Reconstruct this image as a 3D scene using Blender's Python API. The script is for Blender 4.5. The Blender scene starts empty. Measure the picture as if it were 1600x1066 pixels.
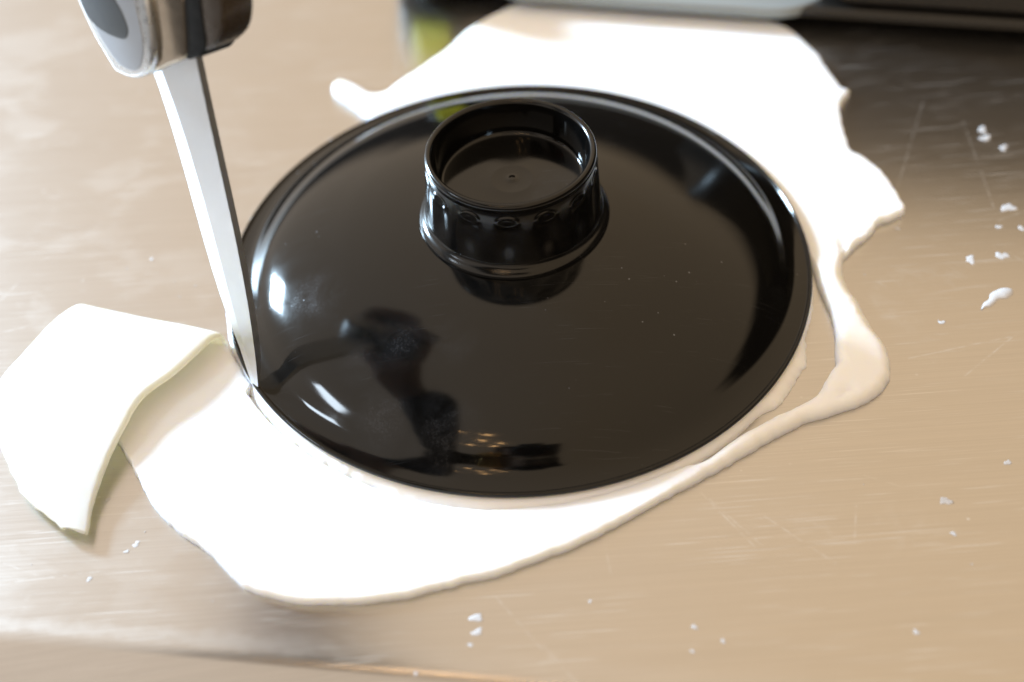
import bpy, bmesh, math, random
import numpy as np
from mathutils import Vector, Matrix, noise, geometry

S = 0.01                                   # everything below is laid out in centimetres
random.seed(7)
scn = bpy.context.scene
COL = scn.collection

# ------------------------------------------------------------------ camera
CAM = {"C":[-0.379,-33.25726,32.32502],"fw":[0.0,0.679697,-0.733493],"u":[0.071463,0.731617,0.67796],"r":[0.997443,-0.052417,-0.048573]}
cam_d = bpy.data.cameras.new('camera')
cam = bpy.data.objects.new('camera', cam_d)
COL.objects.link(cam)
scn.camera = cam
cam_d.sensor_width = 36.0
cam_d.lens = 2082.0 / 1600.0 * 36.0
cam_d.clip_start = 0.005
cam_d.clip_end = 50.0
_r, _u, _f = Vector(CAM['r']), Vector(CAM['u']), Vector(CAM['fw'])
cam.matrix_world = Matrix(((_r.x, _u.x, -_f.x, CAM['C'][0] * S), (_r.y, _u.y, -_f.y, CAM['C'][1] * S),
                           (_r.z, _u.z, -_f.z, CAM['C'][2] * S), (0, 0, 0, 1)))
cam_d.dof.use_dof = True
cam_d.dof.focus_distance = 0.415
cam_d.dof.aperture_fstop = 4.5
cam_d.dof.aperture_blades = 0

# ------------------------------------------------------------------ room light: warm ceiling bounce, dim walls
w = bpy.data.worlds.new('World')
scn.world = w
w.use_nodes = True
nt = w.node_tree
nt.nodes.clear()
wo = nt.nodes.new('ShaderNodeOutputWorld')
bg = nt.nodes.new('ShaderNodeBackground')
tc = nt.nodes.new('ShaderNodeTexCoord')
sx = nt.nodes.new('ShaderNodeSeparateXYZ')
cr = nt.nodes.new('ShaderNodeValToRGB')
nt.links.new(tc.outputs['Generated'], sx.inputs[0])
m1 = nt.nodes.new('ShaderNodeMath'); m1.operation = 'MULTIPLY'; m1.inputs[1].default_value = .38
m2 = nt.nodes.new('ShaderNodeMath'); m2.operation = 'MAXIMUM'; m2.inputs[1].default_value = -.12
m3 = nt.nodes.new('ShaderNodeMath'); m3.operation = 'SUBTRACT'
m4 = nt.nodes.new('ShaderNodeMath'); m4.operation = 'MULTIPLY_ADD'; m4.inputs[1].default_value = .15
nt.links.new(sx.outputs['X'], m1.inputs[0]); nt.links.new(sx.outputs['Y'], m4.inputs[0])
nt.links.new(m1.outputs[0], m4.inputs[2]); nt.links.new(m4.outputs[0], m2.inputs[0])
nt.links.new(sx.outputs['Z'], m3.inputs[0]); nt.links.new(m2.outputs[0], m3.inputs[1])
nt.links.new(m3.outputs[0], cr.inputs[0])
# daylight from the window side cools the left of the ceiling, and its light falls off away from the window
f1 = nt.nodes.new('ShaderNodeMapRange'); f1.inputs[1].default_value = -.55; f1.inputs[2].default_value = .25
f1.inputs[3].default_value = 0; f1.inputs[4].default_value = 1
nt.links.new(sx.outputs['X'], f1.inputs[0])
tint = nt.nodes.new('ShaderNodeMix'); tint.data_type = 'RGBA'
tint.inputs[6].default_value = (.93, 1.06, 1.36, 1); tint.inputs[7].default_value = (1, 1, 1, 1)
nt.links.new(f1.outputs[0], tint.inputs[0])
mul = nt.nodes.new('ShaderNodeMix'); mul.data_type = 'RGBA'; mul.blend_type = 'MULTIPLY'; mul.inputs[0].default_value = 1
nt.links.new(cr.outputs[0], mul.inputs[6]); nt.links.new(tint.outputs[2], mul.inputs[7])
nt.links.new(mul.outputs[2], bg.inputs[0])
g1 = nt.nodes.new('ShaderNodeMath'); g1.operation = 'MULTIPLY_ADD'; g1.inputs[1].default_value = .06; g1.inputs[2].default_value = .95
g2_ = nt.nodes.new('ShaderNodeMath'); g2_.operation = 'MULTIPLY_ADD'; g2_.inputs[1].default_value = -.12
nt.links.new(sx.outputs['Y'], g1.inputs[0]); nt.links.new(sx.outputs['X'], g2_.inputs[0]); nt.links.new(g1.outputs[0], g2_.inputs[2])
nt.links.new(g2_.outputs[0], bg.inputs[1])
nt.links.new(bg.outputs[0], wo.inputs[0])
CEIL = (1.24, 0.93, 0.60)
WALL = (0.07, 0.057, 0.045)
e = cr.color_ramp.elements
e[0].position = 0.0; e[0].color = (0.05, 0.04, 0.03, 1)
e[1].position = 0.20; e[1].color = (*CEIL, 1)
n = e.new(0.09); n.color = (*WALL, 1)

def lamp(name, az, el, dist, sx_, sy_, power, col):
    d = bpy.data.lights.new(name, 'AREA')
    d.shape = 'RECTANGLE'; d.size = sx_; d.size_y = sy_; d.energy = power; d.color = col
    o = bpy.data.objects.new(name, d); COL.objects.link(o)
    a, b = math.radians(az), math.radians(el)
    v = Vector((math.cos(a) * math.cos(b), math.sin(a) * math.cos(b), math.sin(b)))
    o.location = v * dist
    o.rotation_euler = (-v).to_track_quat('-Z', 'Y').to_euler()
    return o
lamp('window_light', 143, 22, 1.5, 0.20, 0.22, 72, (0.58, 0.80, 1.0))
lamp('side_window_light', 186, 32, 1.5, 0.34, 0.15, 5.0, (0.74, 0.87, 1.0))

for dx, dy, dz in ((-14, -16, 0), (-12, 18, 3), (2, -18, 0), (4, 14, -2), (-3, -2, 4), (8, -8, 2)):      # warm bulbs of the ceiling light
    d = bpy.data.lights.new('ceiling_bulb', 'POINT'); d.energy = .45; d.color = (1, .56, .22); d.shadow_soft_size = .011
    o = bpy.data.objects.new('ceiling_bulb', d); COL.objects.link(o)
    o.location = Vector((-26 + dx, -60 + dy, 112 + dz)) * S
scn.view_settings.view_transform = 'Standard'
scn.view_settings.look = 'None'
scn.view_settings.exposure = 0.0
scn.view_settings.gamma = 1.0
scn.render.engine = 'CYCLES'
scn.cycles.max_bounces = 10
scn.cycles.glossy_bounces = 6
scn.cycles.sample_clamp_indirect = 6.0
scn.cycles.use_denoising = True

# ------------------------------------------------------------------ helpers
def link(name, me, mat=None, parent=None, smooth=True):
    o = bpy.data.objects.new(name, me)
    COL.objects.link(o)
    if mat: me.materials.append(mat)
    if smooth:
        me.polygons.foreach_set('use_smooth', [True] * len(me.polygons))
    if parent: o.parent = parent
    return o

def mesh_from(name, verts, faces, mat=None, parent=None, smooth=True):
    me = bpy.data.meshes.new(name)
    me.from_pydata([(v[0] * S, v[1] * S, v[2] * S) for v in verts], [], faces)
    me.validate(); me.update()
    return link(name, me, mat, parent, smooth)

def from_bm(name, bm, mat=None, parent=None, smooth=True):
    bmesh.ops.recalc_face_normals(bm, faces=bm.faces[:])
    me = bpy.data.meshes.new(name)
    bm.to_mesh(me); bm.free()
    return link(name, me, mat, parent, smooth)

def sharp(o, deg=40):
    me = o.data
    bm = bmesh.new(); bm.from_mesh(me)
    for ed in bm.edges:
        if len(ed.link_faces) == 2 and ed.calc_face_angle(0) > math.radians(deg): ed.smooth = False
    bm.to_mesh(me); bm.free()

def tag(o, label=None, cat=None, group=None, kind=None):
    if label: o['label'] = label
    if cat: o['category'] = cat
    if group: o['group'] = group
    if kind: o['kind'] = kind
    return o

def empty(name, loc=(0, 0, 0)):
    o = bpy.data.objects.new(name, None)
    o.empty_display_size = 0.02
    COL.objects.link(o)
    o.location = Vector(loc) * S
    return o

def revolve(prof, seg=192, rf=None):
    """prof: list of (r, z); rf(r, z, theta) -> (r, z) tweak. r==0 only allowed at the last point."""
    V, F = [], []
    pole = prof[-1][0] == 0
    rows = prof[:-1] if pole else prof
    for r, z in rows:
        for i in range(seg):
            t = 2 * math.pi * i / seg
            rr, zz = rf(r, z, t) if rf else (r, z)
            V.append((rr * math.cos(t), rr * math.sin(t), zz))
    for k in range(len(rows) - 1):
        for i in range(seg):
            a, b = k * seg + i, k * seg + (i + 1) % seg
            F.append((a, b, b + seg, a + seg))
    if pole:
        V.append((0, 0, prof[-1][1]))
        k = (len(rows) - 1) * seg
        for i in range(seg): F.append((k + i, k + (i + 1) % seg, len(V) - 1))
    return V, F

def spline(pts, n):
    """Catmull-Rom through pts, n samples per span."""
    P = [np.array(p, float) for p in pts]
    P = [2 * P[0] - P[1]] + P + [2 * P[-1] - P[-2]]
    out = []
    for i in range(1, len(P) - 2):
        for k in range(n):
            t = k / n
            out.append(.5 * ((2 * P[i]) + (P[i + 1] - P[i - 1]) * t + (2 * P[i - 1] - 5 * P[i] + 4 * P[i + 1] - P[i + 2]) * t * t
                             + (3 * P[i] - P[i - 1] - 3 * P[i + 1] + P[i + 2]) * t ** 3))
    out.append(P[-2])
    return out

# ------------------------------------------------------------------ materials
class NT:
    def __init__(self, name):
        self.m = bpy.data.materials.new(name); self.m.use_nodes = True
        self.t = self.m.node_tree
        self.b = next(n for n in self.t.nodes if n.type == 'BSDF_PRINCIPLED')
        self.out = next(n for n in self.t.nodes if n.type == 'OUTPUT_MATERIAL')
    def n(self, kind, **kw):
        x = self.t.nodes.new('ShaderNode' + kind)
        for k, v in kw.items(): setattr(x, k, v)
        return x
    def l(self, a, b): self.t.links.new(a, b)
    def val(self, op, a, b=None, c=None, clamp=False):
        x = self.n('Math', operation=op, use_clamp=clamp)
        for i, q in enumerate((a, b, c)):
            if q is None: continue
            if isinstance(q, (int, float)): x.inputs[i].default_value = q
            else: self.l(q, x.inputs[i])
        return x.outputs[0]
    def obj(self): return self.n('TexCoord').outputs['Object']
    def mapped(self, scale=(1, 1, 1), rot=(0, 0, 0)):
        m = self.n('Mapping'); self.l(self.obj(), m.inputs[0])
        m.inputs['Scale'].default_value = scale; m.inputs['Rotation'].default_value = rot
        return m.outputs[0]
    def noise(self, vec, scale, detail=4, rough=.6, dist=0):
        x = self.n('TexNoise'); self.l(vec, x.inputs['Vector'])
        x.inputs['Scale'].default_value = scale; x.inputs['Detail'].default_value = detail
        x.inputs['Roughness'].default_value = rough; x.inputs['Distortion'].default_value = dist
        return x.outputs[0]
    def ramp(self, f, a, b, lo=0., hi=1.):
        x = self.n('MapRange', interpolation_type='SMOOTHSTEP')
        self.l(f, x.inputs[0])
        for i, q in enumerate((a, b, lo, hi)): x.inputs[1 + i].default_value = q
        return x.outputs[0]
    def bump(self, h, strength, dist):
        x = self.n('Bump'); self.l(h, x.inputs['Height'])
        x.inputs['Strength'].default_value = strength; x.inputs['Distance'].default_value = dist
        return x
    def mixc(self, f, a, b):
        x = self.n('Mix', data_type='RGBA')
        if isinstance(f, (int, float)): x.inputs[0].default_value = f
        else: self.l(f, x.inputs[0])
        for i, q in ((6, a), (7, b)):
            if isinstance(q, tuple): x.inputs[i].default_value = (*q, 1)
            else: self.l(q, x.inputs[i])
        return x.outputs[2]
    def set(self, **kw):
        for k, v in kw.items():
            s = self.b.inputs[k.replace('_', ' ')]
            s.default_value = (*v, 1) if isinstance(v, tuple) and len(v) == 3 and s.type == 'RGBA' else v

def mat_plain(name, col, rough, metal=0., bumpiness=0., bscale=400, **kw):
    k = NT(name)
    k.set(Base_Color=col, Roughness=rough, Metallic=metal, **kw)
    nz = k.noise(k.obj(), bscale, 3)
    k.l(k.ramp(nz, .3, .7, rough * .85, rough * 1.15), k.b.inputs['Roughness'])
    if bumpiness:
        k.l(k.bump(nz, bumpiness, .0002).outputs[0], k.b.inputs['Normal'])
    return k.m

YAW = math.radians(-5.5)
SCR = [[4.887,-9.969,6.145,-12.006],[5.096,-10.221,6.338,-11.957],[6.608,-10.975,8.284,-12.729],[-1.46,-12.866,0.042,-15.106],[-0.104,-14.704,0.674,-15.844],[9.319,-10.823,8.963,-12.137],[17.323,6.372,17.024,1.457],[12.269,-5.296,15.859,-4.662],[13.827,-6.184,16.003,-4.534],[-18.122,0.356,-17.463,1.57],[-17.793,-1.214,-15.897,-0.796],[-17.125,2.193,-16.631,2.643],[16.886,-0.845,17.21,-1.356],[12.085,-1.766,12.323,-2.036],[-10.399,-8.619,-9.931,-9.372],[-15.386,-11.385,-12.348,-11.204],[-15.714,-10.699,-14.579,-11.235],[1.875,-11.531,1.948,-12.622],[16.98,0.783,18.008,1.18],[16.314,8.095,13.841,2.67],[9.618,-9.679,11.307,-10.536]]

def mat_steel():
    k = NT('brushed_steel')
    g = k.mapped((12, 1500, 100), (0, 0, -YAW))
    grain = k.noise(g, 1.0, 4, .6)
    g2 = k.noise(k.mapped((60, 2600, 200), (0, 0, -YAW)), 1.0, 2, .5)
    cloud = k.noise(k.obj(), 22, 5, .62, .4)
    fine = k.noise(k.obj(), 260, 4, .65)
    sep = k.n('SeparateXYZ'); k.l(k.obj(), sep.inputs[0])
    X, Y = sep.outputs[0], sep.outputs[1]
    # individual scratches: distance to a set of line segments
    mask = None
    for (ax, ay, bx, by) in SCR:
        dx, dy = bx - ax, by - ay
        L = math.hypot(dx, dy); dx /= L; dy /= L
        px = k.val('SUBTRACT', X, ax * S); py = k.val('SUBTRACT', Y, ay * S)
        along = k.val('ADD', k.val('MULTIPLY', px, dx), k.val('MULTIPLY', py, dy))
        across = k.val('ADD', k.val('MULTIPLY', px, -dy), k.val('MULTIPLY', py, dx))
        c = k.val('ABSOLUTE', k.val('SUBTRACT', along, L * S / 2))
        d = k.val('MAXIMUM', k.val('SUBTRACT', c, L * S / 2), k.val('ABSOLUTE', across))
        mm = k.ramp(d, .00010, .00045, 1, 0)
        mask = mm if mask is None else k.val('MAXIMUM', mask, mm)
    mask = k.val('MULTIPLY', mask, k.ramp(fine, .38, .62))
    # a dusting of icing sugar, heavier to the left of the sheet and along the front edge, plus painted edge sheen
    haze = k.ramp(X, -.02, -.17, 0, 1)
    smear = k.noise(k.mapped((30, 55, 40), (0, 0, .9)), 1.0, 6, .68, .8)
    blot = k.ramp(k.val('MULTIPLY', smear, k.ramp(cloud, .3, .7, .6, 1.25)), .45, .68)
    dust_sheen = k.val('MULTIPLY', k.val('ADD', k.val('MULTIPLY', blot, .055), .02), haze)
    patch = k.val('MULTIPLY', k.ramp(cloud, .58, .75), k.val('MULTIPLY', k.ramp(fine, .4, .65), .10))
    dust_sheen = k.val('MAXIMUM', dust_sheen, patch)
    sp = k.n('TexVoronoi', feature='F1'); k.l(k.obj(), sp.inputs['Vector']); sp.inputs['Scale'].default_value = 150
    spk = k.val('MULTIPLY', k.ramp(sp.outputs['Distance'], .05, .10, 1, 0), k.ramp(k.noise(k.obj(), 30, 2), .55, .66))
    dust_sheen = k.val('MAXIMUM', dust_sheen, k.val('MULTIPLY', spk, .35))
    fs = None
    for rot, thr in ((.5, .665), (-.9, .67), (1.7, .66), (.05, .655)):
        q = k.ramp(k.noise(k.mapped((26, 1500, 60), (0, 0, rot)), 1.0, 2, .5), thr, thr + .05)
        fs = q if fs is None else k.val('MAXIMUM', fs, q)
    fs = k.val('MULTIPLY', fs, k.ramp(cloud, .36, .56))
    # sugar caught along the front edge, with the edge's bright highlight painted in
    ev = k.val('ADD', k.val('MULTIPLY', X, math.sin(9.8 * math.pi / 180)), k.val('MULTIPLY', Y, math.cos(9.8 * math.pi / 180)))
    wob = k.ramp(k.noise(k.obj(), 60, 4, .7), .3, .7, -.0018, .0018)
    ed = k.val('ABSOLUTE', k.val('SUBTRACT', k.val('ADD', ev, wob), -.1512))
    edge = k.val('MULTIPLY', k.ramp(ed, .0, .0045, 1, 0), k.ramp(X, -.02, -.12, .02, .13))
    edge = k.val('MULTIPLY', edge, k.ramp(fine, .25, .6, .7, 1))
    dust_sheen = k.val('MAXIMUM', dust_sheen, edge)
    dust_sheen = k.val('MAXIMUM', dust_sheen, k.val('MULTIPLY', fs, .19))
    dust_sheen = k.val('MAXIMUM', dust_sheen, k.val('MULTIPLY', mask, .13), clamp=True)
    base = k.mixc(k.ramp(grain, .3, .7), (.498, .484, .473), (.536, .520, .508))
    col = k.mixc(dust_sheen, base, (.86, .87, .88))
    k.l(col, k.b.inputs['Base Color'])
    k.l(k.val('SUBTRACT', 1.0, dust_sheen), k.b.inputs['Metallic'])
    ro = k.val('ADD', k.ramp(grain, .25, .75, .275, .305), k.val('MULTIPLY', dust_sheen, .4))
    k.l(ro, k.b.inputs['Roughness'])
    k.b.inputs['Anisotropic'].default_value = .45
    cx = k.n('CombineXYZ'); cx.inputs[0].default_value = -math.sin(YAW); cx.inputs[1].default_value = math.cos(YAW)
    k.l(cx.outputs[0], k.b.inputs['Tangent'])
    h = k.val('ADD', k.val('MULTIPLY', grain, .6), k.val('MULTIPLY', g2, .4))
    h = k.val('SUBTRACT', h, k.val('MULTIPLY', mask, .8))
    k.l(k.bump(h, .035, .0003).outputs[0], k.b.inputs['Normal'])
    return k.m

def mat_fondant(name='fondant', seed=0):
    k = NT(name)
    k.set(Base_Color=(.90, .885, .855), Roughness=.52, Subsurface_Weight=.55, Subsurface_Scale=.010, Specular_IOR_Level=.22)
    k.b.inputs['Subsurface Radius'].default_value = (1.0, .80, .42)
    a = k.noise(k.obj(), 90, 5, .55); b = k.noise(k.obj(), 900, 3, .6)
    h = k.val('ADD', k.val('MULTIPLY', a, .7), k.val('MULTIPLY', b, .12))
    k.l(k.bump(h, .22, .0012).outputs[0], k.b.inputs['Normal'])
    k.l(k.ramp(b, .3, .7, .60, .78), k.b.inputs['Roughness'])
    return k.m

def mat_lid(name='black_plastic', extra=0.0):
    k = NT(name)
    sep = k.n('SeparateXYZ'); k.l(k.obj(), sep.inputs[0])
    fine = k.noise(k.obj(), 1300, 3, .7); mid = k.noise(k.obj(), 70, 4, .6, .5); big = k.noise(k.obj(), 28, 3)
    tot = None
    # fingerprints and sugar smudges where the photograph has them: (x, y, radius, weight) in cm
    for (x, y, r, wt) in ((-6.8, -2.4, 1.5, .18), (-5.0, -5.2, 1.1, .07), (-3.9, -4.9, 1.4, .07), (-2.3, -5.2, 1.1, .09), (-4.4, -7.2, 1.3, .10), (-2.6, -8.0, 1.5, .09), (.9, -1.0, 5.0, .03)):
        dx = k.val('SUBTRACT', sep.outputs[0], x * S); dy = k.val('SUBTRACT', sep.outputs[1], y * S)
        d = k.val('SQRT', k.val('ADD', k.val('MULTIPLY', dx, dx), k.val('MULTIPLY', dy, dy)))
        q = k.ramp(d, 0, r * S, wt, 0)
        tot = q if tot is None else k.val('MAXIMUM', tot, q)
    sm = k.val('MULTIPLY', tot, k.val('ADD', k.val('MULTIPLY', k.ramp(mid, .36, .72), k.ramp(fine, .45, .75, .05, .6)), k.val('MULTIPLY', k.ramp(mid, .3, .8), .25)))
    vs = k.n('TexVoronoi'); k.l(k.obj(), vs.inputs['Vector']); vs.inputs['Scale'].default_value = 210
    spk = k.val('MULTIPLY', k.ramp(vs.outputs['Distance'], .04, .09, 1, 0), k.ramp(big, .56, .66))
    sm = k.val('MAXIMUM', sm, k.val('MULTIPLY', spk, .25))
    hl_ = None
    for rot in (.4, -1.1, 1.9):
        q = k.ramp(k.noise(k.mapped((40, 2200, 60), (0, 0, rot)), 1.0, 2, .5), .70, .74)
        hl_ = q if hl_ is None else k.val('MAXIMUM', hl_, q)
    sm = k.val('MAXIMUM', sm, k.val('MULTIPLY', k.val('MULTIPLY', hl_, k.ramp(big, .45, .6)), .035))
    k.l(k.mixc(sm, (.0022, .0021, .0020), (.42, .44, .50)), k.b.inputs['Base Color'])
    k.l(k.val('ADD', k.ramp(mid, .3, .7, .075 + extra, .105 + extra), k.val('MULTIPLY', sm, .9)), k.b.inputs['Roughness'])
    k.set(IOR=1.42)
    k.l(k.bump(k.noise(k.obj(), 35, 2), .04, .0006).outputs[0], k.b.inputs['Normal'])
    return k.m

STEEL = mat_steel()
FOND = mat_fondant()
THIN = mat_fondant('fondant_thin')                 # the lifted strip lets some of the window light through
_t = THIN.node_tree
_p = next(q for q in _t.nodes if q.type == 'BSDF_PRINCIPLED'); _o = next(q for q in _t.nodes if q.type == 'OUTPUT_MATERIAL')
_tr = _t.nodes.new('ShaderNodeBsdfTranslucent'); _tr.inputs[0].default_value = (.95, .90, .62, 1)
_mx = _t.nodes.new('ShaderNodeMixShader'); _mx.inputs[0].default_value = .30
_t.links.new(_p.outputs[0], _mx.inputs[1]); _t.links.new(_tr.outputs[0], _mx.inputs[2]); _t.links.new(_mx.outputs[0], _o.inputs['Surface'])
LID = mat_lid()
KNOB = mat_lid('black_plastic_worn', .09)

# ------------------------------------------------------------------ worktop (the surface everything rests on)
TY = math.radians(-9.8)
tx, ty_ = Vector((math.cos(TY), math.sin(TY), 0)), Vector((-math.sin(TY), math.cos(TY), 0))
P0 = Vector((-10.66, -13.95, 0)) - ty_ * 1.35
prof = [(95, 0), (60, 0), (40, 0), (30, 0), (20, 0), (10, 0), (5, 0), (3, 0), (2.2, 0)]
for i in range(1, 9):
    a = math.radians(5.6 * i)
    prof.append((1.6 - .6 * math.sin(a), -.6 + .6 * math.cos(a)))
v0, z0 = prof[-1]
for q in (.5, 1.2, 2.0):
    prof.append((v0 - q, z0 - q * 1.0))
v0, z0 = prof[-1]
prof += [(v0 - .15, z0 - .4), (v0 - .18, z0 - 1.2), (v0 - .18, z0 - 3), (v0 + .2, z0 - 3.1), (95, z0 - 3.2)]
V, F = [], []
xs = list(np.linspace(-95, 95, 96))
for v, z in prof:
    for x in xs:
        q = P0 + tx * x + ty_ * v
        V.append((q.x, q.y, z))
nx = len(xs)
for j in range(len(prof) - 1):
    for i in range(nx - 1):
        F.append((j * nx + i, (j + 1) * nx + i, (j + 1) * nx + i + 1, j * nx + i + 1))
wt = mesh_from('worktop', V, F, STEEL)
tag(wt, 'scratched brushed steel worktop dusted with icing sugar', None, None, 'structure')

# ------------------------------------------------------------------ rolled fondant
def resample(poly, step, closed=True):
    P = np.array(poly, float)
    n = len(P); out = []
    for i in range(n):
        p0, p1, p2, p3 = P[(i - 1) % n], P[i], P[(i + 1) % n], P[(i + 2) % n]
        L = np.hypot(*(p2 - p1)); m = max(1, int(round(L / step)))
        for kk in range(m):
            t = kk / m
            c = .5 * (2 * p1 + (p2 - p0) * t + (2 * p0 - 5 * p1 + 4 * p2 - p3) * t * t + (3 * p1 - p0 - 3 * p2 + p3) * t ** 3)
            out.append(c if L > 1e-6 else p1)
    return np.array(out)

def seg_dist(Q, P):
    A_, B_ = P, np.roll(P, -1, 0)
    best = np.full(len(Q), 1e9); idx = np.zeros(len(Q), int)
    d = B_ - A_; L2 = (d ** 2).sum(1) + 1e-12
    for s in range(0, len(Q), 2000):
        q = Q[s:s + 2000]
        t = np.clip(((q[:, None] - A_[None]) * d[None]).sum(2) / L2, 0, 1)
        c = A_[None] + t[..., None] * d[None]
        D = np.hypot(*(q[:, None] - c).transpose(2, 0, 1))
        best[s:s + 2000] = D.min(1); idx[s:s + 2000] = D.argmin(1)
    return best, idx

def inside(Q, P):
    x, y = Q[:, 0], Q[:, 1]; r = np.zeros(len(Q), bool)
    x1, y1 = P[:, 0], P[:, 1]; x2, y2 = np.roll(x1, -1), np.roll(y1, -1)
    for a, b, c, d in zip(x1, y1, x2, y2):
        if b == d: continue
        hit = ((b > y) != (d > y)) & (x < (c - a) * (y - b) / (d - b) + a)
        r ^= hit
    return r

OUT = [[-5.397,8.96],[-6.053,9.836],[-6.651,10.535],[-6.884,10.88],[-6.874,11.307],[-6.7,11.502],[-6.227,11.359],[-5.828,11.011],[-5.366,10.531],[-4.992,10.445],[-4.608,10.611],[-4.148,11.155],[-3.498,11.772],[-2.837,12.487],[-2.165,13.17],[-1.611,14.02],[-1.053,14.652],[-0.351,15.277],[0.271,15.729],[0.981,16.175],[2.059,16.629],[3.463,16.847],[6.211,16.593],[8.868,15.853],[10.334,14.789],[11.144,13.735],[11.762,13.052],[12.139,12.408],[12.462,11.602],[12.745,10.903],[12.858,9.979],[13.069,9.189],[13.183,8.675],[13.469,8.496],[13.322,8.287],[13.08,7.988],[12.905,7.644],[12.783,6.978],[12.747,6.706],[12.69,6.011],[12.684,5.229],[12.707,4.842],[12.966,4.579],[13.272,4.065],[13.528,3.563],[13.707,2.807],[13.81,2.164],[13.861,1.764],[13.777,1.397],[13.519,1.222],[13.123,1.045],[12.96,1.025],[12.656,0.793],[12.536,0.623],[12.212,0.244],[11.802,-0.043],[11.397,-0.497],[11.144,-0.841],[10.976,-1.558],[10.99,-2.022],[11.069,-2.531],[11.176,-2.767],[11.231,-3.218],[11.36,-4.018],[11.567,-4.722],[11.62,-5.314],[11.53,-5.799],[11.373,-6.27],[11.033,-6.677],[10.395,-7.09],[9.749,-7.302],[9.108,-7.513],[8.484,-7.662],[8.05,-7.861],[7.068,-8.385],[5.618,-9.22],[4.444,-9.831],[3.304,-10.429],[2.322,-10.982],[1.084,-11.589],[-0.331,-12.079],[-1.169,-12.374],[-1.417,-12.438],[-2.057,-12.534],[-3.085,-12.764],[-3.764,-12.907],[-3.962,-12.922],[-5.096,-12.986],[-5.944,-12.945],[-6.787,-12.865],[-7.533,-12.647],[-8.12,-12.409],[-8.533,-12.175],[-8.92,-11.744],[-9.439,-11.155],[-9.837,-10.735],[-10.351,-10.341],[-10.818,-9.913],[-11.297,-9.361],[-11.724,-8.686],[-12.012,-8.142],[-12.491,-7.322],[-12.839,-6.66],[-13.134,-6.17],[-13.538,-5.131],[-13.967,-3.722],[-14.327,-2.403],[-14.516,-1.499],[-13.778,-1.482],[-12.196,-1.936],[-10.638,-2.353],[-10.102,-2.347],[-9.925,-2.628],[-9.597,-3.179],[-9.115,-4.129],[-8.822,-4.653]]
INN = [[-8.975,-4.952],[-8.859,-5.157],[-8.739,-5.359],[-8.614,-5.559],[-8.485,-5.755],[-8.352,-5.949],[-8.214,-6.14],[-8.072,-6.327],[-7.926,-6.512],[-7.775,-6.693],[-7.621,-6.87],[-7.462,-7.044],[-7.3,-7.215],[-7.133,-7.381],[-6.963,-7.544],[-6.789,-7.703],[-6.612,-7.858],[-6.431,-8.009],[-6.247,-8.156],[-6.059,-8.299],[-5.868,-8.437],[-5.674,-8.572],[-5.477,-8.701],[-5.277,-8.826],[-5.074,-8.947],[-4.869,-9.063],[-4.661,-9.174],[-4.45,-9.281],[-4.237,-9.383],[-4.021,-9.48],[-3.804,-9.572],[-3.584,-9.659],[-3.362,-9.741],[-3.139,-9.818],[-2.913,-9.889],[-2.686,-9.956],[-2.458,-10.018],[-2.228,-10.074],[-1.997,-10.125],[-1.765,-10.171],[-1.477,-10.22],[-1.27,-10.215],[-0.217,-10.238],[1.207,-10.086],[2.657,-9.771],[4.145,-9.287],[4.531,-9.129],[5.131,-8.966],[6.356,-8.092],[7.09,-7.706],[7.639,-7.4],[8.122,-7.213],[8.94,-6.743],[9.274,-6.298],[9.63,-5.766],[9.879,-5.463],[9.948,-5.055],[10.129,-4.228],[10.161,-3.887],[10.186,-3.19],[10.131,-2.559],[10.061,-1.822],[10.054,-1.075],[10.016,-0.405],[9.991,0.344],[9.906,0.962],[9.807,1.467],[9.683,1.964],[9.539,2.455],[9.4,2.944],[9.235,3.426],[9.046,3.899],[8.832,4.361],[8.595,4.812],[8.335,5.249],[8.052,5.673],[7.748,6.081],[7.424,6.474],[7.079,6.849],[6.716,7.205],[6.335,7.543],[5.937,7.86],[5.522,8.156],[5.094,8.431],[4.651,8.683],[4.196,8.911],[3.73,9.116],[3.254,9.297],[2.769,9.453],[2.277,9.583],[1.779,9.688],[1.276,9.767],[0.77,9.82],[0.261,9.847],[-0.248,9.847],[-0.757,9.821],[-1.263,9.769],[-1.766,9.69],[-2.265,9.586],[-2.757,9.456],[-3.242,9.301],[-3.718,9.121],[-4.185,8.917],[-4.64,8.689],[-5.082,8.437]]
BUMP = (11.0, -2.6)
raw = resample(OUT + INN, .11)
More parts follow.
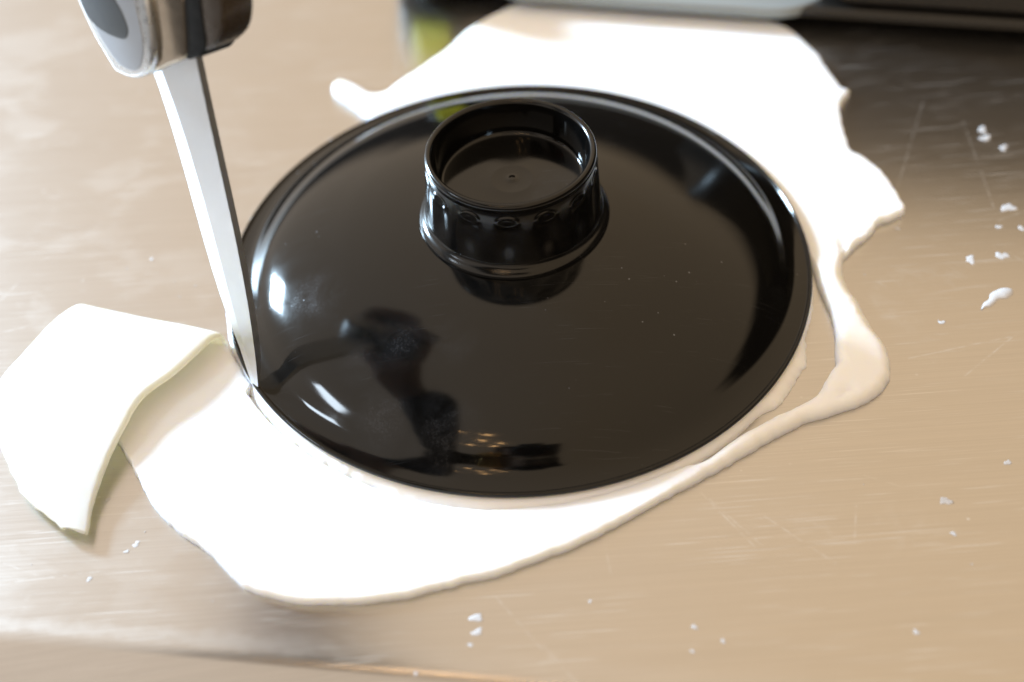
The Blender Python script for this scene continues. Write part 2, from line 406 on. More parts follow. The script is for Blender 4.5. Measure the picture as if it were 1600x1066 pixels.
# the run of the outline that came from OUT (torn, rolled edge) and the run from INN (clean knife cut)
oa = np.array(OUT); ia = np.array(INN)
dO, _ = seg_dist(raw, oa); dI, _ = seg_dist(raw, ia)
lens = np.array([0.0] * len(raw))
poly = raw.copy()
for i in range(len(poly)):
    x, y = poly[i]
    j = (.018 if dI[i] < dO[i] else .034) * noise.noise(Vector((x * 3, y * 3, 3))) + (.010 if dI[i] < dO[i] else .020) * noise.noise(Vector((x * 13, y * 13, 9)))
    k = .5 * noise.noise(Vector((x * 1.3, y * 1.3, 5)))
    t = poly[(i + 1) % len(poly)] - raw[i - 1]; nn = np.array([t[1], -t[0]]); nn /= np.hypot(*nn) + 1e-9
    poly[i] = raw[i] + nn * j * (1.2 + k)
is_cut = dI < dO
def smooth01(x): x = np.clip(x, 0, 1); return x * x * (3 - 2 * x)
def edge_profile(Q, s, idx):
    x, y = Q[:, 0], Q[:, 1]
    rope = smooth01((x - 3.5) / 3.5) * smooth01((-y - .5) / 1.5)
    fat = np.exp(-((x - BUMP[0]) ** 2 + (y - BUMP[1]) ** 2) / 1.7 ** 2)
    cut = is_cut[idx]
    e = np.where(cut, .05 + .20 * rope, .08 + .24 * rope + .35 * fat)
    Tt = .30 + .12 * rope + .20 * fat
    u = np.clip(s / e, 0, 1)
    z = Tt * np.sqrt(np.clip(1 - (1 - u) ** 2, 0, 1))
    return z
rows = [poly]
for off in (.02, .05, .1, .17, .26, .38):
    t = np.roll(poly, -1, 0) - np.roll(poly, 1, 0)
    nn = np.stack([-t[:, 1], t[:, 0]], 1); nn /= np.hypot(*nn.T)[:, None] + 1e-9
    area = .5 * np.sum(poly[:, 0] * np.roll(poly[:, 1], -1) - np.roll(poly[:, 0], -1) * poly[:, 1])
    q = poly + nn * off * (1 if area > 0 else -1)
    dd, _ = seg_dist(q, poly)
    q = q[(dd > .93 * off) & inside(q, poly)]
    if off > .1: q = q[::2]
    rows.append(q)
gx, gy = np.meshgrid(np.arange(poly[:, 0].min(), poly[:, 0].max(), .17), np.arange(poly[:, 1].min(), poly[:, 1].max(), .17))
G = np.stack([gx.ravel(), gy.ravel()], 1) + np.random.RandomState(3).uniform(-.04, .04, (gx.size, 2))
G = G[inside(G, poly)]
dd, _ = seg_dist(G, poly)
rows.append(G[dd > .46])
allp = np.concatenate(rows)
nb = len(poly)
res = geometry.delaunay_2d_cdt([Vector(p) for p in allp], [(i, (i + 1) % nb) for i in range(nb)], [], 1, 1e-5)
pv, pf = np.array([(v.x, v.y) for v in res[0]]), res[2]
s_, i_ = seg_dist(pv, poly)
z_ = edge_profile(pv, s_, i_)
DENTS = [[-6.548,-10.053,-6.495,-12.265,0.07,0.07],[-8.943,-10.907,-8.479,-10.902,0.06,0.03],[11.269,0.079,11.217,-0.753,0.1,0.16],[11.442,0.257,12.371,0.421,0.07,0.09],[12.9,1.132,12.891,0.631,0.05,0.12],[10.091,-6.508,9.535,-7.034,0.09,0.14],[-1.381,-12.375,-1.119,-12.588,0.05,0.12],[-5.924,-12.942,-5.879,-13.172,0.04,0.12],[10.38,-2.883,11.428,-4.441,0.05,0.035],[7.563,-7.699,7.939,-7.479,0.06,0.1]]
for i, (x, y) in enumerate(pv):
    z = z_[i]
    z *= 1 + .05 * noise.noise(Vector((x * .35, y * .35, 1))) + .025 * noise.noise(Vector((x * 1.2, y * 1.2, 7)))
    for (ax, ay, bx, by, wd, dp) in DENTS:
        ux, uy = bx - ax, by - ay; L2 = ux * ux + uy * uy
        t = min(1, max(0, ((x - ax) * ux + (y - ay) * uy) / L2))
        d = math.hypot(x - ax - t * ux, y - ay - t * uy)
        z -= dp * math.exp(-(d / wd) ** 2) * (math.sin(math.pi * min(1, max(0, .08 + .84 * t))) if L2 else 1)
    z_[i] = max(z, 0.0)
V = [(x, y, z + .004) for (x, y), z in zip(pv, z_)]
F = [tuple(f) for f in pf]
nv = len(V)
# underside, so the sheet is a closed slab
V += [(x, y, .003) for (x, y) in pv]
F += [tuple(nv + q for q in reversed(f)) for f in pf]
sheet = mesh_from('fondant_sheet', V, F, FOND)
tag(sheet, 'large offcut of rolled white fondant spread round the black lid', 'fondant')

# the end of the sheet turned up and laid over to the left
M = spline([[-9.934,-2.579,0.1],[-9.98,-2.561,0.4],[-10.098,-2.616,0.72],[-10.387,-2.891,0.92],[-10.742,-3.501,1.0],[-11.414,-4.465,1.0],[-12.265,-5.365,0.95],[-12.723,-6.541,0.85],[-13.088,-7.676,0.68],[-13.319,-8.965,0.5],[-13.293,-10.067,0.42]], 6); B = spline([[-14.485,-1.183,0.1],[-14.698,-0.965,0.4],[-14.807,-0.85,0.7],[-15.171,-1.242,0.86],[-15.726,-2.028,0.9],[-16.386,-3.129,0.82],[-16.928,-4.107,0.66],[-16.821,-5.424,0.52],[-16.221,-7.083,0.44],[-15.293,-8.614,0.42],[-13.997,-9.856,0.4]], 6)
nt_, ns = len(M), 34
top = np.zeros((nt_, ns, 3))
for i in range(nt_):
    for j in range(ns):
        s = j / (ns - 1)
        p = M[i] * (1 - s) + B[i] * s
        bow = .16 * math.sin(math.pi * s) * smooth01(np.array(i / nt_ * 1.6 - .2)) * (1 - .6 * i / nt_)
        p = p + np.array((0, 0, bow + .05 * noise.noise(Vector((p[0] * .5, p[1] * .5, 2)))))
        q = Vector((i * .35, j * .3, 0))
        if (i > nt_ - 14 and (j in (0, ns - 1) or i == nt_ - 1)) or j == 0:
            a = (.05 * noise.noise(q * 3.1) + .03 * noise.noise(q * 9.7)) * (.35 if i > nt_ - 5 else 1)
            p = p + np.array((a, a * .7, 0)) * (.6 if i > nt_ - 16 else .5)
        top[i, j] = p
nrm = np.zeros_like(top)
du = np.gradient(top, axis=0); dv = np.gradient(top, axis=1)
nrm = np.cross(dv, du); nrm /= np.linalg.norm(nrm, axis=2)[..., None] + 1e-9
if nrm[nt_ // 2, ns // 2, 2] < 0: nrm = -nrm
thick = np.full((nt_, 1, 1), .26) * np.clip(1.15 - .5 * (np.arange(nt_)[:, None, None] / nt_) ** 6, .5, 1)
bot = top - nrm * thick
bot[..., 2] = np.maximum(bot[..., 2], .02)
V, F = [], []
idx = lambda side, i, j: side * nt_ * ns + i * ns + j
for arr in (top, bot): V += [tuple(p) for p in arr.reshape(-1, 3)]
for i in range(nt_ - 1):
    for j in range(ns - 1):
        F.append((idx(0, i, j), idx(0, i + 1, j), idx(0, i + 1, j + 1), idx(0, i, j + 1)))
        F.append((idx(1, i, j), idx(1, i, j + 1), idx(1, i + 1, j + 1), idx(1, i + 1, j)))
def round_edge(jc, jn, flip):
    prev = None
    for i in range(nt_):
        t_, b_ = top[i, jc], bot[i, jc]
        o_ = t_ - top[i, jn]; o_ = o_ / (np.linalg.norm(o_) + 1e-9)
        mid, hf = (t_ + b_) / 2, (t_ - b_) / 2
        L_ = np.linalg.norm(hf)
        reach = L_ * (1.0 + (1.2 * math.exp(-((i / nt_ - .33) / .2) ** 2) if jc == 0 else 0))
        row = [idx(0, i, jc)]
        for q in range(1, 6):
            a_ = math.pi * q / 6
            V.append(tuple(mid + hf * math.cos(a_) + o_ * reach * math.sin(a_))); row.append(len(V) - 1)
        row.append(idx(1, i, jc))
        if prev:
            for q in range(6):
                f_ = (prev[q], prev[q + 1], row[q + 1], row[q])
                F.append(f_ if not flip else f_[::-1])
        prev = row
round_edge(0, 1, False); round_edge(ns - 1, ns - 2, True)
for j in range(ns - 1):
    F.append((idx(0, 0, j), idx(0, 0, j + 1), idx(1, 0, j + 1), idx(1, 0, j)))
    F.append((idx(0, nt_ - 1, j), idx(1, nt_ - 1, j), idx(1, nt_ - 1, j + 1), idx(0, nt_ - 1, j + 1)))
bm = bmesh.new()
vs = [bm.verts.new(Vector(v) * S) for v in V]
for f in F: bm.faces.new([vs[q] for q in f])
flap = from_bm('folded_strip', bm, THIN, sheet)
sharp(flap, 75)

# the disc being cut out under the lid
def disc_r(a):
    d = math.degrees(a) % 360
    r = 9.97
    def win(c, wd): x = abs((d - c + 180) % 360 - 180) / wd; return math.exp(-x ** 4)
    r += .20 * win(250, 46) + .10 * win(285, 30) + .30 * win(324, 9) + .06 * win(150, 40)
    jag = noise.noise(Vector((math.cos(a) * 9, math.sin(a) * 9, 0))) + .6 * noise.noise(Vector((math.cos(a) * 40, math.sin(a) * 40, 4)))
    return r + (.04 + .10 * win(324, 12) + .05 * win(235, 20) + .05 * win(150, 35)) * jag
V, F = [], []
seg = 720
ringz = [(-.55, .33), (-.20, .33), (-.12, .30), (-.06, .25), (.0, .20), (.05, .13), (.09, .06), (.11, .004)]
for dr, z in ringz:
    for i in range(seg):
        a = 2 * math.pi * i / seg
        r = disc_r(a) + dr + .02 * noise.noise(Vector((math.cos(a) * 60, math.sin(a) * 60, z * 9)))
        V.append((r * math.cos(a), r * math.sin(a), z))
for k in range(len(ringz) - 1):
    for i in range(seg):
        a, b = k * seg + i, k * seg + (i + 1) % seg
        F.append((a, a + seg, b + seg, b))
F.append(tuple(range(seg)))
disc = mesh_from('fondant_disc', V, F, FOND)
tag(disc, 'round of white fondant pressed under the black lid, only its cut edge showing', 'fondant')

# ------------------------------------------------------------------ black lid used as a template
lid = empty('plastic_lid', (0, 0, .35))
tag(lid, 'glossy black plastic lid with a fluted hollow knob lying on the fondant', 'lid')
def child(name, V, F, mat, parent, off):
    return mesh_from(name, [(v[0], v[1], v[2] - off) for v in V], F, mat, parent)
ctrl = [(9.84, .470), (9.7, .492), (9.55, .522), (9.40, .565), (9.27, .625), (9.14, .71), (8.98, .845), (8.8, 1.00), (8.55, 1.185), (8.2, 1.385), (7.7, 1.60), (7.1, 1.81), (6.4, 2.02), (5.5, 2.26), (4.4, 2.48), (3.0, 2.68)]
pr = [tuple(p) for p in spline(ctrl, 5)] + [(2.2, 2.75)]
V, F = revolve(pr, 256)
dome = child('dome', V, F, LID, lid, .35)
pr = [(9.70, .36), (9.90, .355), (9.97, .38), (10.0, .43), (9.998, .48), (9.98, .52), (9.95, .54), (9.915, .54), (9.885, .515), (9.86, .488), (9.83, .474)]
pr = [tuple(p) for p in spline(pr, 3)]
V, F = revolve(pr, 256)
child('rim', V, F, LID, lid, .35)

NF = 14
def flute(r, z, t):
    if r < 2.55 or z > 5.06 or z < 2.80: return r, z
    u = ((t * NF / (2 * math.pi) + .22) % 1.0 - .5) * 2 * math.pi * 2.75 / NF
    zz = min(max(z, 2.75), 4.30)
    d = math.hypot(u, z - zz)
    k = float(smooth01(np.array(1 - (d - .02) / .50)))
    fade = float(smooth01(np.array((z - 3.0) / .9)))
    o = math.hypot(u / .31, (z - 4.72) / .19)                     # the raised oval that ends each flute
    oval = .032 * math.exp(-((o - 1) / .20) ** 2)
    return r - .10 * k * fade + oval * .8, z
ctrl = [(3.16, 2.60), (3.17, 2.71), (3.14, 2.80), (3.07, 2.88), (2.98, 2.95), (2.92, 3.04), (2.885, 3.2), (2.85, 3.8), (2.82, 4.3), (2.79, 4.6), (2.765, 4.8), (2.74, 4.95), (2.715, 5.05)]
pr = [tuple(p) for p in spline(ctrl, 7)]
V, F = revolve(pr, 14 * 26, flute)
knob = child('knob', V, F, KNOB, lid, .35)
pr = [(2.715, 5.05), (2.735, 5.10), (2.76, 5.18), (2.755, 5.27), (2.72, 5.35), (2.66, 5.385), (2.59, 5.38), (2.53, 5.33), (2.50, 5.25), (2.47, 5.05)]
V, F = revolve([tuple(p) for p in spline(pr, 3)], 256)
child('knob_lip', V, F, KNOB, knob, 0.0)
pr = [(2.47, 5.05), (2.44, 4.8), (2.40, 4.5), (2.36, 4.28), (2.33, 4.20), (2.27, 4.168), (2.2, 4.165), (1.7, 4.163), (1.2, 4.165), (.74, 4.166), (.70, 4.170), (.66, 4.170), (.62, 4.166), (.3, 4.166), (.10, 4.166), (.07, 4.18), (.04, 4.175), (0, 4.17)]
V, F = revolve(pr, 192)
cup = child('knob_cup', V, F, LID, knob, 0.0)
for o in (bpy.data.objects['knob_lip'], cup):
    for v in o.data.vertices: v.co.z -= .35 * S

# ------------------------------------------------------------------ knife
K = {"P0":[-8.6227,-5.0446,0.3],"A":[-0.08911,0.3825,0.91965],"W":[0.77091,-0.55816,0.30685],"N":[-0.63068,-0.73631,0.24514],"left":[[0.009,-0.074],[0.25,-0.269],[1.22,-0.54],[2.19,-0.73],[3.15,-0.854],[4.12,-0.927],[5.09,-0.963],[6.06,-0.978],[7.03,-0.987],[8.0,-1.005],[8.96,-1.046],[9.93,-1.125],[10.9,-1.258],[13.0,-1.258]],"right":[[0.0,0.0],[0.25,0.11],[1.22,0.337],[2.19,0.518],[3.15,0.662],[4.12,0.774],[5.09,0.86],[6.06,0.927],[7.03,0.981],[8.0,1.029],[8.96,1.077],[9.93,1.131],[10.9,1.198],[13.0,1.198]],"bev":[[0.019,-0.024],[0.25,0.012],[1.22,-0.059],[2.19,-0.097],[3.15,-0.113],[4.12,-0.115],[5.09,-0.115],[6.06,-0.121],[7.03,-0.143],[8.0,-0.191],[8.96,-0.275],[9.93,-0.405],[10.9,-0.589],[13.0,-0.589]],"silver":[[12.719,0.706],[12.059,0.592],[11.387,0.419],[10.91,0.185],[10.545,-0.383],[10.454,-0.992],[10.626,-1.646],[10.869,-1.844],[11.561,-2.203],[12.12,-2.404],[12.75,-2.568]],"inlay":[[12.744,-0.667],[12.475,-0.524],[11.972,-0.427],[11.699,-0.579],[11.623,-0.852],[11.73,-1.346],[11.894,-1.759],[12.244,-2.181],[12.76,-2.336]],"panel":[[12.731,0.207],[12.022,0.154],[11.39,0.024],[10.852,-0.329],[10.694,-0.755],[10.796,-1.192],[10.997,-1.467],[11.535,-1.832],[12.128,-2.077],[12.754,-2.241]],"core":[[12.67,2.024],[11.979,1.799],[11.45,1.641],[11.036,1.39],[10.822,0.653],[10.676,-0.105],[11.343,0.181],[12.03,0.303],[12.685,0.443]],"black":[[12.652,2.681],[11.968,2.547],[11.41,2.438],[11.087,2.041],[11.046,1.778],[11.022,1.408],[11.613,1.591],[12.659,1.931]],"side":[[12.632,3.479],[12.161,3.354],[11.611,2.99],[11.217,2.196],[11.605,2.239],[12.641,2.564]]}
kP, kA, kW, kN = [Vector(K[q]) for q in ('P0', 'A', 'W', 'N')]
knife = empty('kitchen_knife', K['P0'])
tag(knife, 'kitchen knife held upright, its steel tip cutting along the edge of the lid', 'knife')
def kp(a, w_, n_): return (kA * a + kW * w_ + kN * n_) * S
BLADE = mat_plain('knife_steel', (.70, .725, .755), .36, 1.0, .05, 300)
SILV = mat_plain('satin_silver', (.74, .77, .80), .30, .85, .0)
GREY = mat_plain('grey_grip', (.085, .10, .115), .42, 0, .1)
PALE = mat_plain('pale_grip', (.42, .46, .52), .38, .3)
BRNZ = mat_plain('polished_bolster', (.36, .31, .25), .16, .8)
BLK = mat_plain('black_grip', (.006, .006, .006), .6, 0, Specular_IOR_Level=.2)
DRK = mat_plain('dark_grip', (.05, .036, .024), .30, 0)
n = 40
def rs(pts):
    P = np.array(pts, float); L = np.concatenate([[0], np.cumsum(np.hypot(*np.diff(P, axis=0).T))])
    return P
def at_a(pts, a):
    P = sorted(pts); A_ = [p[0] for p in P]; W_ = [p[1] for p in P]
    return float(np.interp(a, A_, W_))
st = [.0] + list(np.linspace(.25, 13.0, 44))
sp_t = .24
V, F = [], []
for a in st:
    l, b, r = at_a(K['left'], a), at_a(K['bev'], a), at_a(K['right'], a)
    if a <= .001: l, b, r = -.03, .0, .01
    f = min(1, .15 + a / 1.6)
    V += [tuple(kA * a + kW * l - kN * (.20 * f)), tuple(kA * a + kW * b), tuple(kA * a + kW * r),
          tuple(kA * a + kW * r - kN * sp_t * f), tuple(kA * a + kW * b - kN * sp_t * f), tuple(kA * a + kW * l - kN * .22 * f)]
for i in range(len(st) - 1):
    for j in range(6):
        a, b = i * 6 + j, i * 6 + (j + 1) % 6
        F.append((a, b, b + 6, a + 6))
F.append(tuple(range(5, -1, -1))); F.append(tuple(range((len(st) - 1) * 6, len(st) * 6)))
bl = mesh_from('blade', V, F, BLADE, knife); sharp(bl, 12)

def slab(name, pts, n_front, n_back, mat, parent, bev=.12, up=9.0, grow=.9, close=True):
    """outline traced on the blade plane, carried on up the handle and given thickness"""
    pts = [tuple(p) for p in pts]
    first, last = pts[0], pts[-1]
    a_top = max(first[0], last[0]) + up
    w0 = first[1] + .10 * up * (first[1] - last[1]) * 0 + .015 * up
    w1 = last[1] - .02 * up
    c = (w0 + w1) / 2; hw = (w0 - w1) / 2
    topc = [(a_top - .9, c - hw * grow), (a_top - .25, c - hw * grow * .75), (a_top, c), (a_top - .25, c + hw * grow * .75), (a_top - .9, c + hw * grow)]
    loop = [tuple(q) for q in spline(pts, 3)] + topc
    bm = bmesh.new()
    vs = [bm.verts.new(kp(a, w_, n_back)) for a, w_ in loop]
    face = bm.faces.new(vs)
    r = bmesh.ops.extrude_face_region(bm, geom=[face])
    tv = [g for g in r['geom'] if isinstance(g, bmesh.types.BMVert)]
    bmesh.ops.translate(bm, verts=tv, vec=kN * (n_front - n_back) * S)
    bm.edges.ensure_lookup_table()
    tops = set(tv); caps = [e_ for e_ in bm.edges if (e_.verts[0] in tops) == (e_.verts[1] in tops)]
    if bev: bmesh.ops.bevel(bm, geom=caps, offset=bev * S, segments=4, profile=.5, affect='EDGES', clamp_overlap=True)
    o = from_bm(name, bm, mat, parent); sharp(o, 50)
    return o
hd = slab('handle', K['core'], .55, -.75, BRNZ, knife, .10, 9.2)
slab('handle_cheek', K['silver'], .75, -.95, SILV, hd, .16, 9.0, .8)
slab('grip_panel', K['panel'], .775, .60, PALE, hd, .06, 8.4, .8)
slab('grip_inlay', K['inlay'], .80, .60, GREY, hd, .05, 8.0, .8)
slab('handle_liner', K['black'], .50, -.70, BLK, hd, .08, 9.3)
slab('handle_spine', K['side'], .46, -.66, DRK, hd, .14, 9.2)

# ------------------------------------------------------------------ appliance at the back of the worktop
AP = math.radians(-13.9)
app = empty('kitchen_appliance', (-4.75, 17.1, 0))
app.rotation_euler = (0, 0, AP)
tag(app, 'low black appliance with a pale grey front lip behind the fondant', 'appliance')
ABLK = mat_plain('appliance_black', (.012, .011, .010), .32, 0, .05)
AGRY = mat_plain('appliance_grey', (.24, .27, .285), .38, .1)
LIME = mat_plain('lime_plastic', (.72, .78, .03), .35)
def rbox(x0, x1, y0, y1, z0, z1, rc, rb, seg=8):
    bm = bmesh.new(); vs = []
    for cx, cy, a0 in ((x1 - rc, y1 - rc, 0), (x0 + rc, y1 - rc, 90), (x0 + rc, y0 + rc, 180), (x1 - rc, y0 + rc, 270)):
        for i in range(seg + 1):
            a = math.radians(a0 + 90 * i / seg)
            vs.append(bm.verts.new(((cx + rc * math.cos(a)) * S, (cy + rc * math.sin(a)) * S, z0 * S)))
    f = bm.faces.new(vs)
    r = bmesh.ops.extrude_face_region(bm, geom=[f])
    tv = [g for g in r['geom'] if isinstance(g, bmesh.types.BMVert)]
    bmesh.ops.translate(bm, verts=tv, vec=(0, 0, (z1 - z0) * S))
    ts = set(tv); caps = [e_ for e_ in bm.edges if (e_.verts[0] in ts) == (e_.verts[1] in ts)]
    bmesh.ops.bevel(bm, geom=caps, offset=rb * S, segments=4, profile=.5, affect='EDGES', clamp_overlap=True)
    return bm
body = from_bm('body', rbox(0, 36, .1, 24, .62, 1.12, 1.6, .2), ABLK, app); sharp(body, 50)
for nm, bx in (('control_box', (.1, 3.6, .12, 4, 1.1, 2.7, 1.0, .3)), ('side_box', (18.0, 35.8, .3, 23, 1.2, 9.5, 1.6, .35))):
    bb = from_bm(nm, rbox(*bx), ABLK, app); sharp(bb, 50)
for fx, fy in ((1.8, 1.8), (33.8, 1.8), (1.8, 22), (33.8, 22)):
    V, F = revolve([(.9, .0), (.9, .58), (.8, .64), (0, .64)], 32)
    mesh_from('foot', [(v[0] + fx, v[1] + fy, v[2]) for v in V], F, ABLK, app)
lipo = from_bm('front_lip', rbox(3.8, 18.9, -.25, 6, .68, 1.16, 2.6, .16), AGRY, app); sharp(lipo, 50)
lime = from_bm('lime_tab', rbox(1.1, 2.75, -.55, .6, .9, 3.1, .4, .2), LIME, app); sharp(lime, 50)

# ------------------------------------------------------------------ the photographer's camera, mirrored in the lid
cmr = empty('camera', CAM['C'])
cmr.matrix_world = cam.matrix_world.copy()
tag(cmr, 'black camera with a zoom lens held above the worktop, mirrored in the lid', 'camera')
CBLK = mat_plain('camera_black', (.012, .012, .012), .5, 0, .2)
CGLS = mat_plain('lens_glass', (.004, .004, .008), .05)
def along(prof_, seg=64):
    V, F = revolve(prof_, seg)
    return V, F
V, F = along([(2.5, .3), (3.3, .3), (3.45, .5), (3.45, 2.2), (3.3, 2.3), (3.3, 2.6), (3.5, 2.7), (3.5, 5.2), (3.35, 5.3), (3.35, 7.6), (2.2, 7.7), (0, 7.7)])
mesh_from('lens', V, F, CBLK, cmr)
V, F = along([(2.5, .45), (1.8, .42), (.9, .40), (0, .40)])
mesh_from('front_glass', V, F, CGLS, cmr)
bb = rbox(-6.8, 6.8, -4.6, 4.4, 7.6, 11.4, 1.2, .6); from_bm('camera_body', bb, CBLK, cmr)
bb = rbox(-2.8, 2.8, 4.0, 6.6, 6.9, 10.8, 1.2, .5); from_bm('viewfinder_hump', bb, CBLK, cmr)
bb = rbox(-7.6, -4.2, -4.6, 3.6, 5.6, 8.2, 1.2, .6); from_bm('camera_grip', bb, CBLK, cmr)

# ------------------------------------------------------------------ hand holding the knife, just above the frame, mirrored in the lid
SKIN = mat_plain('skin', (.55, .34, .25), .5, 0, .1, 500, Subsurface_Weight=.2, Subsurface_Scale=.003)
SLEEVE = mat_plain('dark_sleeve', (.012, .012, .015), .9, 0, .4, 600)
def hp(a, w_, n_): return Vector(kA * a + kW * (w_ + .3) + kN * n_)
pers = empty('person', K['P0'])
tag(pers, 'person in a dark sleeve gripping the knife handle above the lid', 'person')
HV, HE, HR = [], [], []
def hv(p, r, link_to=None):
    HV.append(p * S); HR.append(r * S)
    if link_to is not None: HE.append((link_to, len(HV) - 1))
    return len(HV) - 1
wr = hv(hp(19.2, 2.6, 6.2), 2.2)
pc = hv(hp(17.8, 1.6, 3.9), 2.1, wr)
for q, (a_, rr, ln) in enumerate(((14.9, .78, 285), (16.5, .82, 300), (18.1, .80, 295), (19.6, .68, 275))):
    last = hv(hp(a_ + (17.4 - a_) * .3, .4, 2.9), 1.0, pc)
    n_s = 5
    for t in range(n_s + 1):
        th = math.radians(112 + (ln - 112) * t / n_s)
        last = hv(hp(a_ + .1 * t, 3.05 * math.cos(th), 1.75 * math.sin(th)), rr * (1 - .25 * t / n_s), last)
last = pc
for a_, th, r_ in ((16.2, 48, 1.15), (15.0, 15, .95), (14.6, -25, .85), (14.5, -60, .7)):
    last = hv(hp(a_, 3.1 * math.cos(math.radians(th)), 1.85 * math.sin(math.radians(th))), r_, last)
el1 = hv(Vector((-9.5, -10.0, 22.5)) - Vector(K['P0']), 2.7, wr)
me = bpy.data.meshes.new('hand'); me.from_pydata(HV, HE, []); me.update()
ho = link('hand', me, SKIN, pers, False)
sk = ho.modifiers.new('skin', 'SKIN'); sk.use_smooth_shade = True
for v_, r_ in zip(me.skin_vertices[0].data, HR): v_.radius = (r_, r_)
me.skin_vertices[0].data[0].use_root = True
ho.modifiers.new('sub', 'SUBSURF').render_levels = 2
me = bpy.data.meshes.new('sleeve')
pts = [Vector(q) - Vector(K['P0']) for q in ((-9.2, -4.5, 19.8), (-9.8, -7, 21.0), (-12, -13, 23.5), (-18, -24, 28), (-24, -36, 33), (-27, -52, 44), (-20, -62, 50))]
me.from_pydata([p * S for p in pts], [(i, i + 1) for i in range(len(pts) - 1)], []); me.update()
so = link('sleeve', me, SLEEVE, pers, False)
sk = so.modifiers.new('skin', 'SKIN'); sk.use_smooth_shade = True
for v_, r_ in zip(me.skin_vertices[0].data, (3.3, 3.4, 3.8, 4.4, 5.0, 6.0, 7.0)): v_.radius = (r_ * S, r_ * S)
me.skin_vertices[0].data[0].use_root = True
so.modifiers.new('sub', 'SUBSURF').render_levels = 2

# the other hand under the lens, a hammered gold cuff at its wrist
cmr.scale = (1.25, 1.25, 1.25)
def cw(x, y, z): return Vector(CAM['C']) + _r * x + _u * y - _f * z      # camera-frame centimetres, z behind the lens
H2 = Vector(K['P0'])
HV, HE, HR = [], [], []
pc = hv(cw(-5.6, -4.6, 6.0) - H2, 1.9)
wr = hv(cw(-8.0, -4.6, 5.6) - H2, 2.1, pc)
hv(cw(-12.5, -5.2, 5.8) - H2, 2.4, wr)
for z_, rr in ((3.6, .75), (5.3, .82), (7.0, .82), (8.5, .7)):
    last = hv(cw(-4.0, -5.0, z_ * .6 + 2.6) - H2, 1.0, pc)
    for t in range(5):
        th = math.radians(232 + 27 * t)
        last = hv(cw(5.3 * math.cos(th), 5.3 * math.sin(th), z_) - H2, rr * (1 - .05 * t), last)
last = pc
for th in (200, 178, 156):
    th = math.radians(th)
    last = hv(cw(5.5 * math.cos(th), 5.5 * math.sin(th), 4.6) - H2, .95, last)
me = bpy.data.meshes.new('hand'); me.from_pydata(HV, HE, []); me.update()
ho = link('hand', me, SKIN, pers, False)
sk = ho.modifiers.new('skin', 'SKIN'); sk.use_smooth_shade = True
for v_, r_ in zip(me.skin_vertices[0].data, HR): v_.radius = (r_, r_)
me.skin_vertices[0].data[0].use_root = True
ho.modifiers.new('sub', 'SUBSURF').render_levels = 2
me = bpy.data.meshes.new('sleeve')
pts = [cw(-14.2, -5.6, 6.4) - H2, cw(-18, -7, 8.5) - H2, cw(-26, -11, 16) - H2, cw(-27, -12, 30) - H2]
me.from_pydata([p * S for p in pts], [(i, i + 1) for i in range(3)], []); me.update()
so = link('sleeve', me, SLEEVE, pers, False)
sk = so.modifiers.new('skin', 'SKIN'); sk.use_smooth_shade = True
for v_, r_ in zip(me.skin_vertices[0].data, (3.4, 3.8, 4.8, 6)): v_.radius = (r_ * S, r_ * S)
me.skin_vertices[0].data[0].use_root = True
so.modifiers.new('sub', 'SUBSURF').render_levels = 2
cuff = empty('gold_cuff', cw(-9.9, -4.9, 5.7))
cuff.matrix_world = Matrix(((-_f.x, _u.x, _r.x, 0), (-_f.y, _u.y, _r.y, 0), (-_f.z, _u.z, _r.z, 0), (0, 0, 0, 1)))
cuff.location = cw(-9.9, -4.9, 5.7) * S
tag(cuff, 'hammered gold cuff on the wrist under the camera, glinting in the lid', 'bracelet')
GOLD = mat_plain('gold', (.95, .62, .24), .24, 1.0)
rnd = random.Random(5)
V, F = revolve([(3.1, -3.2), (4.1, -3.2), (4.35, -1.9), (4.5, -.6), (4.5, .7), (4.35, 2.0), (4.1, 3.2), (3.1, 3.2)], 26, lambda r, z, t: (r + rnd.uniform(-.32, .32), z + rnd.uniform(-.2, .2)))
mesh_from('band', V, F, GOLD, cuff, False)

# ------------------------------------------------------------------ crumbs and smears of fondant on the steel
CRUMB = mat_plain('dried_fondant', (.50, .50, .52), .7, 0, .3, 700)
def blob(r, seed, flat=.35, n=14):
    rnd = random.Random(seed); V, F = [], []
    ph = [rnd.uniform(0, 6.28) for _ in range(4)]
    rows = [(1.0, 0.0), (.97, .35), (.78, .75), (.4, .97)]
    for rr, zz in rows:
        for i in range(n):
            t = 2 * math.pi * i / n
            q = r * rr * (1 + .28 * math.sin(2 * t + ph[0]) + .20 * math.sin(3 * t + ph[1]) + .16 * math.sin(5 * t + ph[2]) + rnd.uniform(-.08, .08))
            V.append((q * math.cos(t), q * math.sin(t), zz * r * flat * (1 + .2 * math.sin(t + ph[3]))))
    V.append((0, 0, r * flat))
    for k in range(len(rows) - 1):
        for i in range(n):
            a, b = k * n + i, k * n + (i + 1) % n
            F.append((a, b, b + n, a + n))
    k = (len(rows) - 1) * n
    for i in range(n): F.append((k + i, k + (i + 1) % n, len(V) - 1))
    return V, F
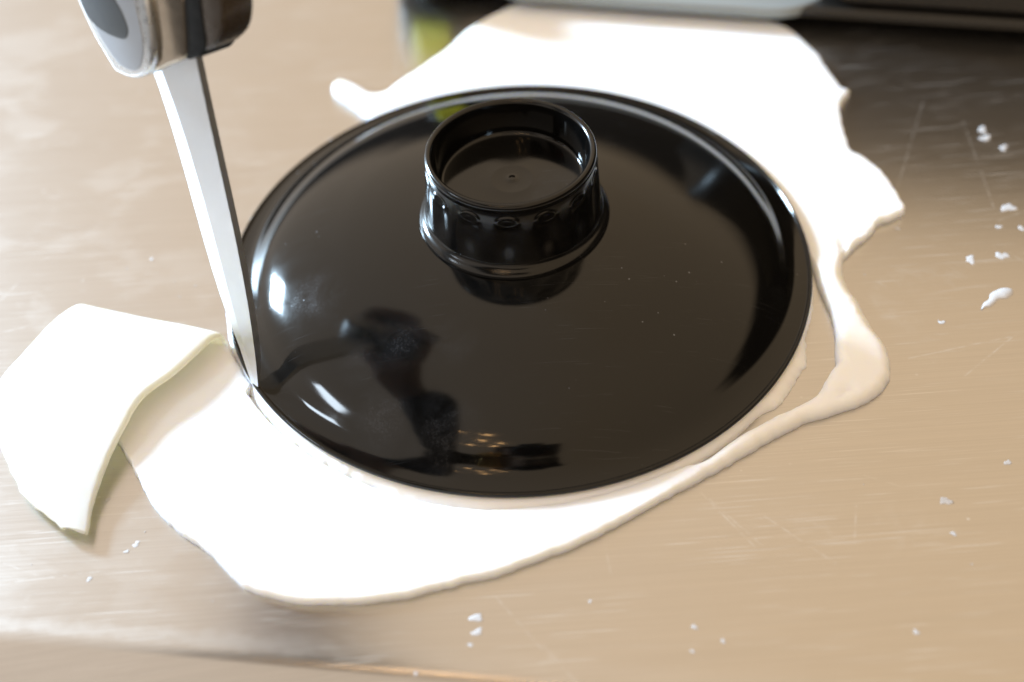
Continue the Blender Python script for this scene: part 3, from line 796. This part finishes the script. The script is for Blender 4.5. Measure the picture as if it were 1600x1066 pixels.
CR = [[17.887,5.801,0.205],[17.862,5.304,0.218],[18.346,4.681,0.176],[17.531,1.402,0.258],[16.905,0.457,0.114],[17.645,0.312,0.127],[15.484,-1.05,0.198],[16.583,-0.974,0.223],[13.733,-3.849,0.106],[13.411,0.761,0.101],[9.976,-15.086,0.086],[4.044,-14.445,0.086],[3.885,-15.181,0.059],[-1.905,-13.677,0.175],[-1.902,-14.122,0.146],[1.276,-13.405,0.053],[11.926,-10.891,0.179],[11.834,-12.032,0.086],[14.116,-9.676,0.113],[-13.016,1.934,0.074],[-11.848,-10.379,0.114],[-12.099,-10.605,0.075],[-13.05,-11.472,0.082],[-12.965,-8.656,0.08],[-10.89,-9.707,0.048],[-2.109,-14.503,0.068],[-3.604,-15.259,0.057],[4.756,-14.939,0.068],[7.237,-6.968,0.054],[-5.04,9.36,0.055],[-6.837,7.996,0.068],[-9.562,3.753,0.09]]
NAMED = {0: 'faint white fondant speck at the top right, uppermost of the scattered crumbs',
         1: 'white fondant speck in the upper right, just below the uppermost faint one',
         2: 'small white fondant speck in the upper right, rightmost of the top three specks',
         3: 'round flat white fondant flake on the steel near the right edge, in the dark reflection',
         6: 'ragged white fondant crumb to the left of the other above the big smear',
         7: 'angular white fondant crumb right above the big torn smear',
         12: None,
         13: 'thick white fondant crumb on the steel in front of the sheet, upper of two touching',
         14: 'flat white fondant crumb in front of the sheet, lower of two touching',
         16: 'pale dried fondant flake on the bare steel at the lower right',
         20: 'small white fondant crumb on the steel between folded strip and sheet'}
rest_v, rest_f = [], []
for i, (x, y, r) in enumerate(CR):
    V, F = blob(r * .88, i, .07 if i in (0, 3, 16) else .11)
    if NAMED.get(i):
        o = mesh_from('fondant_crumb', V, F, CRUMB)
        o.location = (x * S, y * S, .0003 * S)
        tag(o, NAMED[i], 'crumb', 'fondant crumbs scattered on the steel')
    else:
        b0 = len(rest_v)
        rest_v += [(v[0] + x, v[1] + y, v[2] + .003) for v in V]; rest_f += [tuple(q + b0 for q in f) for f in F]
rnd = random.Random(11)
for i in range(80):                                     # the smallest flecks, too many to count
    x = rnd.uniform(-15, -7.5); y = rnd.uniform(-13, 3)
    if i % 3 == 0: x = rnd.uniform(-15, 16); y = rnd.uniform(-14, 8)
    r = rnd.uniform(.010, .034)
    if inside(np.array([[x, y]]), poly)[0] or math.hypot(x, y) < 10.5: continue
    V, F = blob(r, 100 + i, .4, 7); b0 = len(rest_v)
    rest_v += [(v[0] + x, v[1] + y, v[2] + .003) for v in V]; rest_f += [tuple(q + b0 for q in f) for f in F]
fl = mesh_from('fondant_flecks', rest_v, rest_f, CRUMB)
tag(fl, 'tiny white flecks of dried fondant strewn over the steel', 'flecks', None, 'stuff')
# the torn smear on the right
sm = resample([[15.138,-3.433],[15.314,-3.124],[15.531,-2.967],[15.641,-2.737],[15.881,-2.58],[16.167,-2.488],[16.42,-2.574],[16.398,-2.784],[16.169,-2.971],[15.883,-3.002],[15.744,-3.108],[15.519,-3.293],[15.316,-3.332]], .05)
cen = sm.mean(0)
V = [(x, y, .004) for x, y in sm]; n = len(V)
ins = []
for (x, y) in sm:
    d, _ = 0, 0
t = np.roll(sm, -1, 0) - np.roll(sm, 1, 0); nn = np.stack([-t[:, 1], t[:, 0]], 1); nn /= np.hypot(*nn.T)[:, None] + 1e-9
area = .5 * np.sum(sm[:, 0] * np.roll(sm[:, 1], -1) - np.roll(sm[:, 0], -1) * sm[:, 1])
inn_ = sm + nn * .035 * (1 if area > 0 else -1)
V += [(x, y, .035) for x, y in inn_]
F = [(i, (i + 1) % n, n + (i + 1) % n, n + i) for i in range(n)] + [tuple(range(n, 2 * n))]
bm = bmesh.new(); vs = [bm.verts.new(Vector(v) * S) for v in V]
for f in F: bm.faces.new([vs[q] for q in f])
bmesh.ops.triangulate(bm, faces=[f for f in bm.faces if len(f.verts) > 4])
smo = from_bm('fondant_smear', bm, CRUMB)
tag(smo, 'torn white smear of fondant with a thin tail stuck to the steel at right', 'smear')
